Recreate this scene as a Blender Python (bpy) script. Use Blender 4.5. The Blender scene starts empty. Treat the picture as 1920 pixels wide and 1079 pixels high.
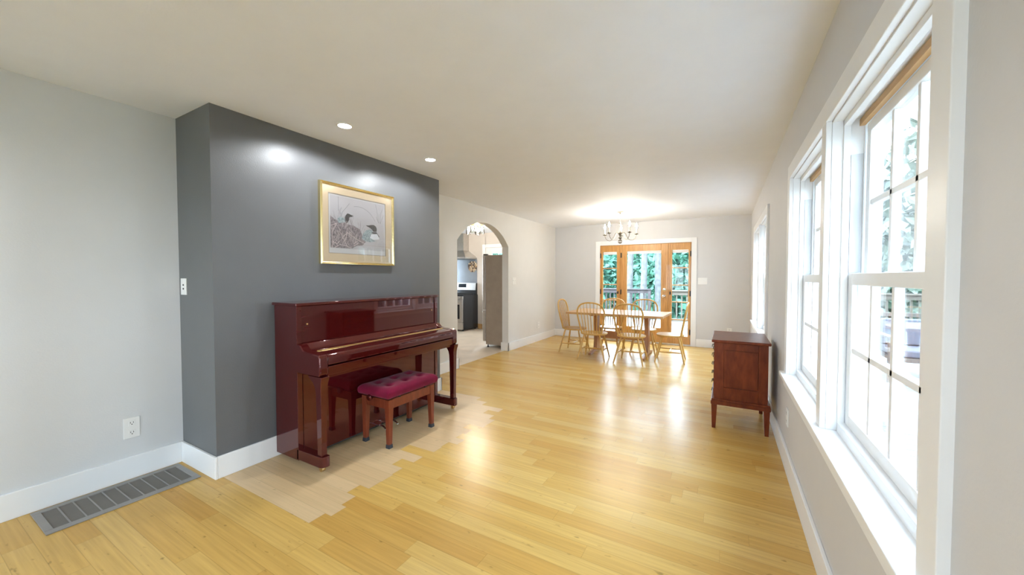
import bpy, bmesh, math, random
from mathutils import Vector, Matrix
random.seed(7)
S = bpy.context.scene
COL = S.collection
PI = math.pi

# ------------------------------------------------------------------ helpers
class MB:
    """collects shapes into one mesh"""
    def __init__(self): self.bm = bmesh.new(); self.mi = 0
    def face(self, vs):
        try:
            f = self.bm.faces.new(vs); f.material_index = self.mi; return f
        except ValueError: return None
    def box(self, x0, x1, y0, y1, z0, z1):
        v = [self.bm.verts.new((x, y, z)) for z in (z0, z1) for y in (y0, y1) for x in (x0, x1)]
        for q in ((0,2,3,1),(4,5,7,6),(0,1,5,4),(2,6,7,3),(0,4,6,2),(1,3,7,5)):
            self.face([v[i] for i in q])
        return self
    def loft(self, rings, cap=True, close=True):
        R = [[self.bm.verts.new(p) for p in r] for r in rings]
        n = len(R[0])
        for a, b in zip(R, R[1:]):
            for i in range(n if close else n-1):
                j = (i+1) % n
                self.face([a[i], a[j], b[j], b[i]])
        if cap:
            self.face(list(reversed(R[0]))); self.face(R[-1])
        return self
    def prism(self, pts, axis, a, b):
        """2-D outline pushed along one axis from a to b"""
        def P(p, t):
            if axis == 'y': return (p[0], t, p[1])
            if axis == 'x': return (t, p[0], p[1])
            return (p[0], p[1], t)
        return self.loft([[P(p, a) for p in pts], [P(p, b) for p in pts]])
    def tube(self, pts, r, seg=10, closed=False):
        P = [Vector(p) for p in pts]; n = len(P)
        rad = r if isinstance(r, (list, tuple)) else [r]*n
        T = []
        for i in range(n):
            if closed: d = P[(i+1) % n]-P[i-1]
            else: d = P[min(i+1, n-1)]-P[max(i-1, 0)]
            T.append(d.normalized())
        up = Vector((0, 0, 1)) if abs(T[0].z) < .9 else Vector((1, 0, 0))
        N = (up - T[0]*up.dot(T[0])).normalized()
        rings = []
        for i in range(n):
            N = (N - T[i]*N.dot(T[i])).normalized(); B = T[i].cross(N)
            rings.append([P[i]+(N*math.cos(2*PI*k/seg)+B*math.sin(2*PI*k/seg))*rad[i] for k in range(seg)])
        if closed: rings.append(rings[0]); return self.loft(rings, cap=False)
        return self.loft(rings)
    def cyl(self, p0, p1, r0, r1=None, seg=16):
        return self.tube([p0, p1], [r0, r0 if r1 is None else r1], seg)
    def lathe(self, prof, c=(0,0,0), seg=24, axis='z'):
        rings = []
        for r, h in prof:
            ring = []
            for k in range(seg):
                a = 2*PI*k/seg; u, w = max(r, 1e-4)*math.cos(a), max(r, 1e-4)*math.sin(a)
                p = (u, w, h) if axis == 'z' else ((h, u, w) if axis == 'x' else (w, h, u))
                ring.append((c[0]+p[0], c[1]+p[1], c[2]+p[2]))
            rings.append(ring)
        return self.loft(rings)
    def ball(self, c, r, seg=14, sz=1.0):
        return self.lathe([(r*math.sin(PI*i/10), -r*sz*math.cos(PI*i/10)) for i in range(11)], c, seg)
    def obj(self, name, m, parent=None, loc=None, bevel=0, seg=2, smooth=True, ang=.6, kind=None):
        bmesh.ops.recalc_face_normals(self.bm, faces=self.bm.faces)
        off = Vector((0, 0, 0))
        p = parent
        while p is not None: off += p.location; p = p.parent
        if loc is not None: off += Vector(loc)
        bmesh.ops.translate(self.bm, verts=self.bm.verts, vec=-off)
        me = bpy.data.meshes.new(name); self.bm.to_mesh(me); self.bm.free()
        for mm in (m if isinstance(m, (list, tuple)) else [m]): me.materials.append(mm)
        o = bpy.data.objects.new(name, me); COL.objects.link(o)
        if parent is not None: o.parent = parent
        if loc is not None: o.location = loc
        if smooth:
            me.polygons.foreach_set('use_smooth', [True]*len(me.polygons))
            me.set_sharp_from_angle(angle=ang)
        if bevel:
            b = o.modifiers.new('edge', 'BEVEL'); b.width = bevel; b.segments = seg
            b.limit_method = 'ANGLE'; b.angle_limit = math.radians(35); b.harden_normals = True
        if kind: o['kind'] = kind
        return o

def box(name, m, x0, x1, y0, y1, z0, z1, parent=None, bevel=0, kind=None, loc=None):
    return MB().box(x0, x1, y0, y1, z0, z1).obj(name, m, parent, loc, bevel, kind=kind)

def thing(name, label, cat, loc, group=None, kind=None):
    o = bpy.data.objects.new(name, None); COL.objects.link(o)
    o.empty_display_size = .1; o.location = loc
    if label: o['label'] = label
    if cat: o['category'] = cat
    if group: o['group'] = group
    if kind: o['kind'] = kind
    return o
def tag(o, label, cat, group=None):
    o['label'] = label; o['category'] = cat
    if group: o['group'] = group
    return o
def dup(root, loc, rz, label, group=None):
    r = root.copy(); COL.objects.link(r); r.location = loc; r.rotation_euler = (0, 0, rz)
    r['label'] = label
    if group: r['group'] = group
    for ch in list(root.children):
        c = ch.copy(); COL.objects.link(c); c.parent = r
        for g in list(ch.children):
            d = g.copy(); COL.objects.link(d); d.parent = c
    return r
def rect_ring(mb, axis, a, b, o, i):
    """rectangular frame: outer (u0,u1,v0,v1), inner likewise, between a and b on axis"""
    def bx(u0, u1, v0, v1):
        if axis == 'x': mb.box(a, b, u0, u1, v0, v1)
        else: mb.box(u0, u1, a, b, v0, v1)
    bx(o[0], i[0], o[2], o[3]); bx(i[1], o[1], o[2], o[3])
    bx(i[0], i[1], o[2], i[2]); bx(i[0], i[1], i[3], o[3])
    return mb

# ------------------------------------------------------------------ materials
def nodes_of(name):
    m = bpy.data.materials.new(name); m.use_nodes = True
    nt = m.node_tree; b = nt.nodes['Principled BSDF']
    return m, nt, b
def N(nt, t, **k):
    n = nt.nodes.new(t)
    for a, v in k.items(): setattr(n, a, v)
    return n
def c4(c): return (c[0], c[1], c[2], 1)
def mat(name, col, rough=.5, metal=0, var=.04, scale=6, coat=0, bump=0, bscale=60, spec=.5, sheen=0):
    """plain surface with a faint procedural unevenness"""
    m, nt, b = nodes_of(name); L = nt.links
    tc = N(nt, 'ShaderNodeTexCoord'); nz = N(nt, 'ShaderNodeTexNoise'); nz.inputs['Scale'].default_value = scale
    nz.inputs['Detail'].default_value = 3
    L.new(tc.outputs['Object'], nz.inputs['Vector'])
    cr = N(nt, 'ShaderNodeValToRGB'); e = cr.color_ramp.elements
    e[0].position, e[1].position = .3, .7
    e[0].color = c4([x*(1-var) for x in col]); e[1].color = c4([min(1, x*(1+var)) for x in col])
    L.new(nz.outputs['Fac'], cr.inputs['Fac']); L.new(cr.outputs['Color'], b.inputs['Base Color'])
    b.inputs['Roughness'].default_value = rough; b.inputs['Metallic'].default_value = metal
    b.inputs['Specular IOR Level'].default_value = spec
    if coat: b.inputs['Coat Weight'].default_value = coat; b.inputs['Coat Roughness'].default_value = .03
    if sheen: b.inputs['Sheen Weight'].default_value = sheen
    if bump:
        n2 = N(nt, 'ShaderNodeTexNoise'); n2.inputs['Scale'].default_value = bscale; n2.inputs['Detail'].default_value = 4
        L.new(tc.outputs['Object'], n2.inputs['Vector'])
        bp = N(nt, 'ShaderNodeBump'); bp.inputs['Strength'].default_value = bump; bp.inputs['Distance'].default_value = .01
        L.new(n2.outputs['Fac'], bp.inputs['Height']); L.new(bp.outputs['Normal'], b.inputs['Normal'])
    return m
def wood(name, c1, c2, stretch=(18, 18, 1.5), rough=.35, coat=0, contrast=(.35, .68), spec=.5, tint=None):
    m, nt, b = nodes_of(name); L = nt.links
    tc = N(nt, 'ShaderNodeTexCoord'); mp = N(nt, 'ShaderNodeMapping'); mp.inputs['Scale'].default_value = stretch
    L.new(tc.outputs['Object'], mp.inputs['Vector'])
    nz = N(nt, 'ShaderNodeTexNoise'); nz.inputs['Scale'].default_value = 2.2; nz.inputs['Detail'].default_value = 6
    nz.inputs['Roughness'].default_value = .6; nz.inputs['Distortion'].default_value = .4
    L.new(mp.outputs['Vector'], nz.inputs['Vector'])
    cr = N(nt, 'ShaderNodeValToRGB'); e = cr.color_ramp.elements
    e[0].position, e[1].position = contrast; e[0].color = c4(c1); e[1].color = c4(c2)
    L.new(nz.outputs['Fac'], cr.inputs['Fac']); L.new(cr.outputs['Color'], b.inputs['Base Color'])
    b.inputs['Roughness'].default_value = rough; b.inputs['Specular IOR Level'].default_value = spec
    if tint: b.inputs['Specular Tint'].default_value = c4(tint)
    if coat: b.inputs['Coat Weight'].default_value = coat; b.inputs['Coat Roughness'].default_value = .02
    return m
def glow(name, col, strength):
    m = bpy.data.materials.new(name); m.use_nodes = True; nt = m.node_tree; nt.nodes.clear()
    e = N(nt, 'ShaderNodeEmission'); e.inputs['Color'].default_value = c4(col); e.inputs['Strength'].default_value = strength
    o = N(nt, 'ShaderNodeOutputMaterial'); nt.links.new(e.outputs[0], o.inputs[0]); return m
def glass(name, tint=(1, 1, 1), refl=.35):
    m = bpy.data.materials.new(name); m.use_nodes = True; nt = m.node_tree; nt.nodes.clear(); L = nt.links
    t = N(nt, 'ShaderNodeBsdfTransparent'); t.inputs['Color'].default_value = c4(tint)
    g = N(nt, 'ShaderNodeBsdfGlossy'); g.inputs['Roughness'].default_value = .02
    fr = N(nt, 'ShaderNodeFresnel'); fr.inputs['IOR'].default_value = 1.45
    mu = N(nt, 'ShaderNodeMath', operation='MULTIPLY'); mu.inputs[1].default_value = refl
    L.new(fr.outputs[0], mu.inputs[0])
    x = N(nt, 'ShaderNodeMixShader'); L.new(mu.outputs[0], x.inputs[0]); L.new(t.outputs[0], x.inputs[1]); L.new(g.outputs[0], x.inputs[2])
    o = N(nt, 'ShaderNodeOutputMaterial'); L.new(x.outputs[0], o.inputs[0]); return m

def plank_mat(name, stops, grain, rough, seam, knots):
    """one board's colour from its own random number, grain along X, knuckle marks, dark seams (UV in metres)"""
    m, nt, b = nodes_of(name); L = nt.links
    at = N(nt, 'ShaderNodeAttribute'); at.attribute_name = 'board'
    geo = N(nt, 'ShaderNodeNewGeometry')
    cr = N(nt, 'ShaderNodeValToRGB'); cr.color_ramp.interpolation = 'LINEAR'
    el = cr.color_ramp.elements
    el[0].position = 0; el[0].color = c4(stops[0]); el[1].position = 1; el[1].color = c4(stops[-1])
    for i, s in enumerate(stops[1:-1]):
        q = el.new((i+1)/(len(stops)-1)); q.color = c4(s)
    L.new(at.outputs['Fac'], cr.inputs['Fac'])
    wn = N(nt, 'ShaderNodeMath', operation='MULTIPLY'); wn.inputs[1].default_value = 37.0; L.new(at.outputs['Fac'], wn.inputs[0])
    cb = N(nt, 'ShaderNodeCombineXYZ'); L.new(wn.outputs[0], cb.inputs['Z'])
    ad = N(nt, 'ShaderNodeVectorMath', operation='ADD'); L.new(geo.outputs['Position'], ad.inputs[0]); L.new(cb.outputs[0], ad.inputs[1])
    mp = N(nt, 'ShaderNodeMapping'); mp.inputs['Scale'].default_value = (1.6, 46, 1); L.new(ad.outputs[0], mp.inputs['Vector'])
    nz = N(nt, 'ShaderNodeTexNoise'); nz.inputs['Scale'].default_value = 1.5; nz.inputs['Detail'].default_value = 5
    L.new(mp.outputs[0], nz.inputs['Vector'])
    mr = N(nt, 'ShaderNodeMapRange'); mr.inputs[1].default_value = .3; mr.inputs[2].default_value = .7
    mr.inputs[3].default_value = 1-grain; mr.inputs[4].default_value = 1+grain*.6
    L.new(nz.outputs['Fac'], mr.inputs[0])
    # knuckle marks
    mp2 = N(nt, 'ShaderNodeMapping'); mp2.inputs['Scale'].default_value = (13, 30, 1); L.new(ad.outputs[0], mp2.inputs['Vector'])
    n2 = N(nt, 'ShaderNodeTexNoise'); n2.inputs['Scale'].default_value = 1.0; n2.inputs['Detail'].default_value = 2
    L.new(mp2.outputs[0], n2.inputs['Vector'])
    m2 = N(nt, 'ShaderNodeMapRange'); m2.inputs[1].default_value = .69; m2.inputs[2].default_value = .78
    m2.inputs[3].default_value = 1; m2.inputs[4].default_value = 1-knots; L.new(n2.outputs['Fac'], m2.inputs[0])
    # seams
    uv = N(nt, 'ShaderNodeUVMap'); uv.uv_map = 'edge'
    sp = N(nt, 'ShaderNodeSeparateXYZ'); L.new(uv.outputs[0], sp.inputs[0])
    mn = N(nt, 'ShaderNodeMath', operation='MINIMUM')
    def tri(sock):          # distance to nearer edge; UV stores 0..1 and size comes in colour attributes
        a = N(nt, 'ShaderNodeMath', operation='SUBTRACT'); a.inputs[0].default_value = 1; L.new(sock, a.inputs[1])
        c = N(nt, 'ShaderNodeMath', operation='MINIMUM'); L.new(sock, c.inputs[0]); L.new(a.outputs[0], c.inputs[1]); return c
    ay = tri(sp.outputs['Y']); ax = tri(sp.outputs['X'])
    sy = N(nt, 'ShaderNodeMath', operation='MULTIPLY'); sy.inputs[1].default_value = .1014; L.new(ay.outputs[0], sy.inputs[0])
    sx = N(nt, 'ShaderNodeMath', operation='MULTIPLY'); sx.inputs[1].default_value = 1.1; L.new(ax.outputs[0], sx.inputs[0])
    L.new(sy.outputs[0], mn.inputs[0]); L.new(sx.outputs[0], mn.inputs[1])
    m3 = N(nt, 'ShaderNodeMapRange'); m3.inputs[1].default_value = .0004; m3.inputs[2].default_value = .0022
    m3.inputs[3].default_value = seam; m3.inputs[4].default_value = 1; L.new(mn.outputs[0], m3.inputs[0])
    p1 = N(nt, 'ShaderNodeMath', operation='MULTIPLY'); L.new(mr.outputs[0], p1.inputs[0]); L.new(m2.outputs[0], p1.inputs[1])
    p2 = N(nt, 'ShaderNodeMath', operation='MULTIPLY'); L.new(p1.outputs[0], p2.inputs[0]); L.new(m3.outputs[0], p2.inputs[1])
    vm = N(nt, 'ShaderNodeVectorMath', operation='SCALE'); L.new(cr.outputs['Color'], vm.inputs[0]); L.new(p2.outputs[0], vm.inputs['Scale'])
    L.new(vm.outputs[0], b.inputs['Base Color'])
    b.inputs['Roughness'].default_value = rough; b.inputs['Specular IOR Level'].default_value = .25
    return m

M = {}
M['ceil']   = mat('ceiling_paint', (.86, .90, .98), .7, var=.01, bump=.05, bscale=90)
M['wall']   = mat('wall_paint', (.63, .63, .64), .55, var=.01, bump=.06, bscale=120)
M['cool']   = mat('cool_wall_paint', (.655, .665, .675), .55, var=.01, bump=.06, bscale=120)
M['archw']  = mat('lit_arch_wall_paint', (.71, .705, .69), .55, var=.01, bump=.06, bscale=120)  # lighter copy of the wall paint; chandelier light is put into its colour
M['dark']   = mat('charcoal_wall_paint', (.130, .134, .140), .38, var=.02, bump=.08, bscale=120)
M['trim']   = mat('white_trim_paint', (.83, .84, .85), .38, var=.01)
M['kitchen']= mat('kitchen_wall_paint', (.62, .58, .54), .6, var=.01)
M['mahog']  = wood('mahogany_lacquer', (.050, .0034, .0042), (.058, .0042, .0050), (9, 3, 14), .04, coat=.4, spec=.8, tint=(1, .5, .45))
M['bench']  = wood('bench_wood', (.15, .028, .011), (.22, .048, .020), (14, 14, 3), .30, coat=.08, spec=.4)
M['cherry'] = wood('cherry_wood', (.095, .016, .006), (.185, .038, .012), (10, 14, 3), .33, coat=.06, spec=.35, tint=(1, .7, .6))
M['beech']  = wood('blond_chair_wood', (.50, .275, .062), (.62, .375, .105), (22, 22, 3), .34)
M['oak']    = wood('table_wood', (.47, .25, .10), (.60, .36, .16), (2.5, 20, 20), .34)
M['oakd']   = wood('table_base_wood', (.33, .14, .05), (.45, .21, .085), (16, 16, 3), .36)
M['fir']    = wood('door_fir', (.46, .215, .055), (.62, .33, .10), (16, 16, 1.5), .33, coat=.15)
M['velvet'] = mat('crimson_velvet', (.165, .003, .028), .9, var=.18, scale=9, sheen=.10, bump=.15, bscale=220, spec=.15)
M['gold']   = mat('gold_metal', (.80, .60, .26), .22, 1, var=.05)
M['goldf']  = mat('gold_frame', (.82, .68, .36), .24, 1, var=.04)
M['brass']  = mat('brass', (.70, .52, .25), .28, 1)
M['steel']  = mat('brushed_steel', (.60, .585, .565), .30, 1, var=.05, scale=20)
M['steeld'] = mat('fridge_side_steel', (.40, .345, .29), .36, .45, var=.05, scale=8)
M['nickel'] = mat('brushed_nickel', (.42, .38, .33), .30, 1)
M['chrome'] = mat('chrome', (.78, .78, .78), .12, 1)
M['black']  = mat('black_enamel', (.018, .019, .022), .22)
M['blackm'] = mat('black_matte', (.02, .02, .02), .55)
M['rubber'] = mat('dark_foot_cap', (.03, .037, .05), .5)
M['ext']    = mat('exterior_frame_paint', (.42, .43, .44), .5)
M['plate']  = mat('white_plastic', (.80, .80, .79), .35, var=.01)
M['slot']   = mat('dark_slot', (.03, .03, .03), .6)
M['mat']    = mat('cream_mat_board', (.62, .50, .345), .8, var=.015)
M['matb']   = mat('mat_bevel', (.36, .31, .26), .8)
M['paper']  = mat('print_paper', (.58, .575, .585), .7, var=.02, scale=3)
M['ink0']   = mat('print_sky', (.47, .455, .475), .7, var=.06, scale=4)
M['ink1']   = mat('print_reed_shade', (.25, .215, .225), .7, var=.45, scale=55)
M['ink2']   = mat('print_pale_reed', (.66, .56, .56), .7)
M['ink3']   = mat('print_bird_dark', (.075, .07, .07), .7, var=.3, scale=60)
M['ink4']   = mat('print_bird_body', (.30, .36, .38), .7, var=.35, scale=80)
M['ink5']   = mat('print_bird_white', (.70, .72, .76), .7)
M['ink6']   = mat('print_stalk', (.27, .265, .275), .7)
M['vent']   = mat('vent_metal', (.30, .285, .27), .45, .35, var=.05)
M['ventd']  = mat('vent_louvre', (.21, .19, .17), .5, .2)
M['liner']  = mat('jamb_liner_grey', (.55, .57, .59), .5)
M['raww']   = wood('bare_head_wood', (.55, .33, .13), (.66, .42, .19), (20, 3, 20), .5)
M['tile']   = mat('kitchen_tile', (.58, .47, .35), .4, var=.12, scale=3)
M['splash'] = mat('backsplash_blue_grey', (.27, .30, .34), .25, .3, var=.05)
M['candle'] = mat('candle_sleeve', (.82, .76, .62), .5)
M['bronze'] = mat('antique_pewter', (.17, .145, .11), .38, .85, var=.15, scale=30)
M['deck']   = wood('deck_boards', (.095, .090, .080), (.12, .115, .103), (1.5, 24, 8), .8)
M['rail']   = wood('deck_rail_wood', (.040, .032, .032), (.060, .049, .049), (10, 10, 3), .8)  # shade on the railing behind the door is put into this colour
M['raillit']  = wood('lit_rail_wood', (.09, .076, .055), (.12, .10, .076), (10, 10, 3), .8)  # paler copy of the rail wood, with the light on it in the colour
M['lawn']   = mat('lawn', (.11, .13, .075), .9, var=.25, scale=1.5)
M['bark']   = mat('pale_bark', (.085, .085, .083), .9, var=.35, scale=6, bump=.4, bscale=12)
M['leaf']   = mat('leaf_mint', (.052, .155, .105), .65, var=.40, scale=1.1)
M['leafp']  = mat('leaf_pale', (.105, .130, .098), .65, var=.45, scale=1.1)
M['patio']  = wood('patio_chair_wood', (.075, .055, .045), (.105, .08, .065), (12, 12, 4), .7)
M['lilac']  = mat('lilac_cushion', (.085, .082, .10), .9, var=.1)
M['glass']  = glass('window_glass')
M['pglass'] = glass('picture_glass', refl=.55)
M['jar']    = glass('clear_jar_glass', (.93, .93, .92), .9)
M['bulb']   = glow('warm_bulb', (1, .93, .81), 200)
M['kbulb']  = glow('kitchen_bulb', (1, .89, .76), 520)
M['lens']   = glow('downlight_lens', (.97, .98, 1), 14)
M['blind']  = mat('white_blind', (.85, .86, .87), .6)
M['deco1']  = mat('dark_wood_block', (.09, .05, .028), .5); M['deco2'] = mat('tan_wood_block', (.38, .24, .12), .5); M['deco3'] = mat('pale_wood_block', (.62, .50, .34), .5)
M['display']= mat('display_glass', (.02, .03, .045), .1)

# ------------------------------------------------------------------ key dimensions (metres)
H = 2.579
XL, XB, XA, XR = -3.578, -3.049, -3.550, .410
YB0, YB1, YF, YN = 1.225, 3.568, 8.354, -3.8
BH, BT = .155, .018

# ------------------------------------------------------------------ floor: boards as one mesh
ROW = .1014; Y00 = 1.2545
patch = [-2.041, -1.987, -2.032, -2.118, -2.03, -2.026, -2.037, -2.146, -2.028, -2.274, -2.008, -2.02, -1.93, -2.025,
         -1.995, -2.10, -1.944, -1.942, -2.012, -2.15, -2.027, -2.30, -2.45]
def build_floor():
    bm = bmesh.new(); uvl = bm.loops.layers.uv.new('edge'); fl = bm.faces.layers.float.new('board')
    rnd = random.Random(3)
    def board(x0, x1, y0, y1, mi, e0=0., e1=1.):
        v = [bm.verts.new(p) for p in ((x0, y0, 0), (x1, y0, 0), (x1, y1, 0), (x0, y1, 0))]
        f = bm.faces.new(v); f.material_index = mi; f[fl] = rnd.random()
        for l, uv in zip(f.loops, ((e0, 0), (e1, 0), (e1, 1), (e0, 1))): l[uvl].uv = uv
    k0 = int((YN-Y00)/ROW)-1; k1 = int((YF-Y00)/ROW)+1
    for k in range(k0, k1+1):
        y0 = Y00+k*ROW; y1 = y0+ROW
        x = -3.63
        if 0 <= k < len(patch):
            xe = patch[k]; n = rnd.choice((0, 1))
            xm = xe-rnd.uniform(.5, 1.0)
            if n and xm > x+.3: board(x, xm, y0, y1, 1); board(xm, xe, y0, y1, 1)
            else: board(x, xe, y0, y1, 1)
            x = xe
        first = True
        while x < XR+.02:
            ln = rnd.uniform(.35, 1.1) if first else rnd.uniform(.75, 1.25)
            first = False
            xe = min(x+ln, XR+.02)
            if XR+.02-xe < .2: xe = XR+.02
            board(x, xe, y0, y1, 0); x = xe
    # closed slab under the boards
    me = bpy.data.meshes.new('floor'); bm.to_mesh(me); bm.free()
    me.materials.append(M['bamboo']); me.materials.append(M['newboard'])
    o = bpy.data.objects.new('floor', me); COL.objects.link(o); o['kind'] = 'structure'
M['bamboo'] = plank_mat('bamboo_boards', [(.51, .282, .068), (.56, .338, .090), (.59, .37, .106), (.615, .405, .132)], .13, .27, .74, .42)
M['newboard'] = plank_mat('new_bamboo_boards', [(.56, .385, .205), (.60, .425, .235), (.63, .455, .26)], .08, .33, .75, .25)
build_floor()
box('floor_slab', M['tile'], -3.63, XR+.2, YN, YF+.1, -.12, -.004, kind='structure')

# ------------------------------------------------------------------ walls
def wall(name, m, *b, parent=None): return box(name, m, *b, kind='structure')
T = .12
wall('wall_left', M['cool'], XL-T, XL, YN, YB0, 0, H)
o = MB()
o.box(XL-T, XB, YB0, YB1, 0, H); o.obj('wall_left_accent', M['dark'], kind='structure')
# arch wall
AY0, AY1, AZS, AZT = 4.565, 6.113, 1.965, 2.319
def arch_z(y):
    c = (AY0+AY1)/2; hw = (AY1-AY0)/2; rise = AZT-AZS; R = (hw*hw+rise*rise)/(2*rise)
    return AZT-R+math.sqrt(max(0, R*R-(y-c)**2))
AT = .135
mb = MB()
mb.box(XA-AT, XA, YB1, AY0, 0, H); mb.box(XA-AT, XA, AY1, YF+.06, 0, H)
ys = [AY0+(AY1-AY0)*i/40 for i in range(41)]
mb.prism([(y, arch_z(y)) for y in ys]+[(AY1, H), (AY0, H)], 'x', XA-AT, XA)
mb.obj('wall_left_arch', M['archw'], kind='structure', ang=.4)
# far wall with the opening for the patio door
DX0, DX1, DZ = -2.458, -.598, 2.103
mb = MB()
mb.box(XA-AT, DX0, YF, YF+.14, 0, H); mb.box(DX1, XR+.2, YF, YF+.14, 0, H); mb.box(DX0, DX1, YF, YF+.14, DZ, H)
mb.obj('wall_far', M['wall'], kind='structure')
# right wall with window openings
WZ0, WZ1 = .685, 2.10
WIN = [(1.193, 2.207), (2.286, 3.320), (5.065, 6.085), (6.165, 7.200), (-2.75, -1.70), (-1.62, -.57)]  # last pair is unseen, added behind the viewer to bring in daylight
RT = .172
mb = MB(); yy = YN
for a, b in sorted(WIN):
    mb.box(XR, XR+RT, yy, a, 0, H); mb.box(XR, XR+RT, a, b, 0, WZ0); mb.box(XR, XR+RT, a, b, WZ1, H); yy = b
mb.box(XR, XR+RT, yy, YF+.14, 0, H)
mb.obj('wall_right', M['wall'], kind='structure')
# wall behind the viewer, unseen; its wide glazed opening is added for daylight
NX0, NX1, NZ0, NZ1 = -2.7, -.9, .7, 2.1
mb = MB()
mb.box(XL-T, NX0, YN-.14, YN, 0, H); mb.box(NX1, XR+RT, YN-.14, YN, 0, H)
mb.box(NX0, NX1, YN-.14, YN, 0, NZ0); mb.box(NX0, NX1, YN-.14, YN, NZ1, H)
mb.obj('wall_near', M['wall'], kind='structure')
mb = MB(); mb.box(-8.0, XR+RT, YN-.14, YF+.2, H, H+.12); mb.obj('ceiling', M['ceil'], kind='structure')

# baseboards
mb = MB(); mb.box(XL, XL+BT, YN, YB0-BT, 0, BH); mb.obj('baseboard_left', M['trim'], bevel=.004, kind='structure')
mb = MB(); mb.box(XL, XB+BT, YB0-BT, YB0, 0, BH); mb.box(XB, XB+BT, YB0, YB1+BT, 0, BH); mb.box(XA, XB+BT, YB1, YB1+BT, 0, BH)
mb.obj('baseboard_left_accent', M['trim'], bevel=.004, kind='structure')
mb = MB(); mb.box(XA, XA+BT, YB1+BT, AY0+BT, 0, BH); mb.box(XA-AT, XA+BT, AY0, AY0+BT, 0, BH)
mb.box(XA, XA+BT, AY1-BT, YF-BT, 0, BH); mb.box(XA-AT-.02, XA+BT, AY1-BT, AY1, 0, BH)
mb.obj('baseboard_left_arch', M['trim'], bevel=.004, kind='structure')
mb = MB(); mb.box(XA, DX0-.1, YF-BT, YF, 0, BH); mb.box(DX1+.1, XR, YF-BT, YF, 0, BH)
mb.obj('baseboard_far', M['trim'], bevel=.004, kind='structure')
mb = MB(); mb.box(XR-BT, XR, YN, YF-BT, 0, BH); mb.obj('baseboard_right', M['trim'], bevel=.004, kind='structure')

# ------------------------------------------------------------------ windows in the right wall
CX = .388
def casing(name, y0, ym0, ym1, y1):
    mb = MB(); w = .092
    mb.box(CX, XR+.004, y0-w, y0, .70, 2.105); mb.box(CX, XR+.004, y1, y1+w, .70, 2.105)
    mb.box(CX, XR+.004, ym0, ym1, .70, 2.105); mb.box(CX, XR+.004, y0-w, y1+w, 2.105, 2.20)
    mb.obj(name, M['trim'], bevel=.003, kind='structure')
    mb = MB(); mb.box(.358, .475, y0-w-.012, y1+w+.012, .672, .70)
    mb.obj('trim_stool_'+name[-1], M['trim'], bevel=.004, kind='structure')
    mb = MB(); mb.box(.386, XR+.004, y0-w, y1+w, .60, .672)
    mb.obj('trim_apron_'+name[-1], M['trim'], bevel=.003, kind='structure')
def sash(root, name, x0, x1, y0, y1, z0, z1, st, bot, top):
    """one sash frame with 4x2 lights"""
    mb = MB(); gy0, gy1, gz0, gz1 = y0+st, y1-st, z0+bot, z1-top
    rect_ring(mb, 'x', x0, x1, (y0, y1, z0, z1), (gy0, gy1, gz0, gz1))
    sh = mb.obj(name, M['trim'], root, bevel=.003)
    mb = MB(); zm = (gz0+gz1)/2
    for k in (1, 2, 3):
        y = gy0+(gy1-gy0)*k/4; mb.box(x0+.006, x1-.006, y-.012, y+.012, gz0, gz1)
    mb.box(x0+.006, x1-.006, gy0, gy1, zm-.012, zm+.012)
    mb.obj('muntins', M['trim'], sh, bevel=.003)
    MB().box((x0+x1)/2-.002, (x0+x1)/2+.002, gy0, gy1, gz0, gz1).obj('glass', M['glass'], sh)
    return sh
def window(n, y0, y1):
    r = thing('window_%d' % n, None, None, ((XR+.58)/2, (y0+y1)/2, WZ0), kind='structure')
    mb = MB()
    # jamb lining, stops, parting beads, outer casing
    for a, b in ((y0, y0+.004), (y1-.004, y1)): mb.box(XR, .566, a, b, .70, 2.10)
    mb.box(XR, .566, y0, y1, 2.096, 2.10)
    for a, b in ((y0, y0+.014), (y1-.014, y1)):
        mb.box(.449, .474, a, b, .70, 2.096)
    mb.box(.449, .474, y0, y1, 2.07, 2.096)
    mb.obj('frame', M['trim'], r, bevel=.002)
    mb = MB()
    for a, b in ((y0, y0+.012), (y1-.012, y1)): mb.box(.566, .584, a, b, .70, 2.096)
    mb.box(.566, .584, y0, y1, 2.07, 2.096)
    mb.obj('exterior_stop', M['ext'], r, bevel=.002)
    mb = MB()
    for a, b in ((y0+.004, y0+.012), (y1-.012, y1-.004)): mb.box(.476, .517, a, b, 1.42, 1.94)
    mb.obj('jamb_liner', M['liner'], r)
    mb = MB()
    for a, b in ((y0+.004, y0+.016), (y1-.016, y1-.004)): mb.box(.5175, .523, a, b, .72, 2.06)
    mb.obj('parting_bead', M['trim'], r, bevel=.001)
    mb = MB(); mb.box(.503, .522, y0+.004, y1-.004, 2.062, 2.090); mb.obj('head_track', M['raww'], r)
    mb = MB(); mb.box(.449, .590, y0+.004, y1-.004, .686, .742); mb.obj('sill_nosing', M['trim'], r, bevel=.004)
    lo = sash(r, 'lower_sash', .476, .514, y0+.014, y1-.014, .742, 1.416, .056, .052, .050)
    up = sash(r, 'upper_sash', .5245, .563, y0+.022, y1-.022, 1.372, 2.06, .046, .046, .042)
    return r
for i, (a, b) in enumerate(WIN): window(i+1, a, b)
casing('trim_1', 1.193, 2.207, 2.286, 3.320)
casing('trim_2', 5.065, 6.085, 6.165, 7.200)
casing('trim_3', -2.75, -1.70, -1.62, -.57)  # casing of the added rear pair
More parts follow.
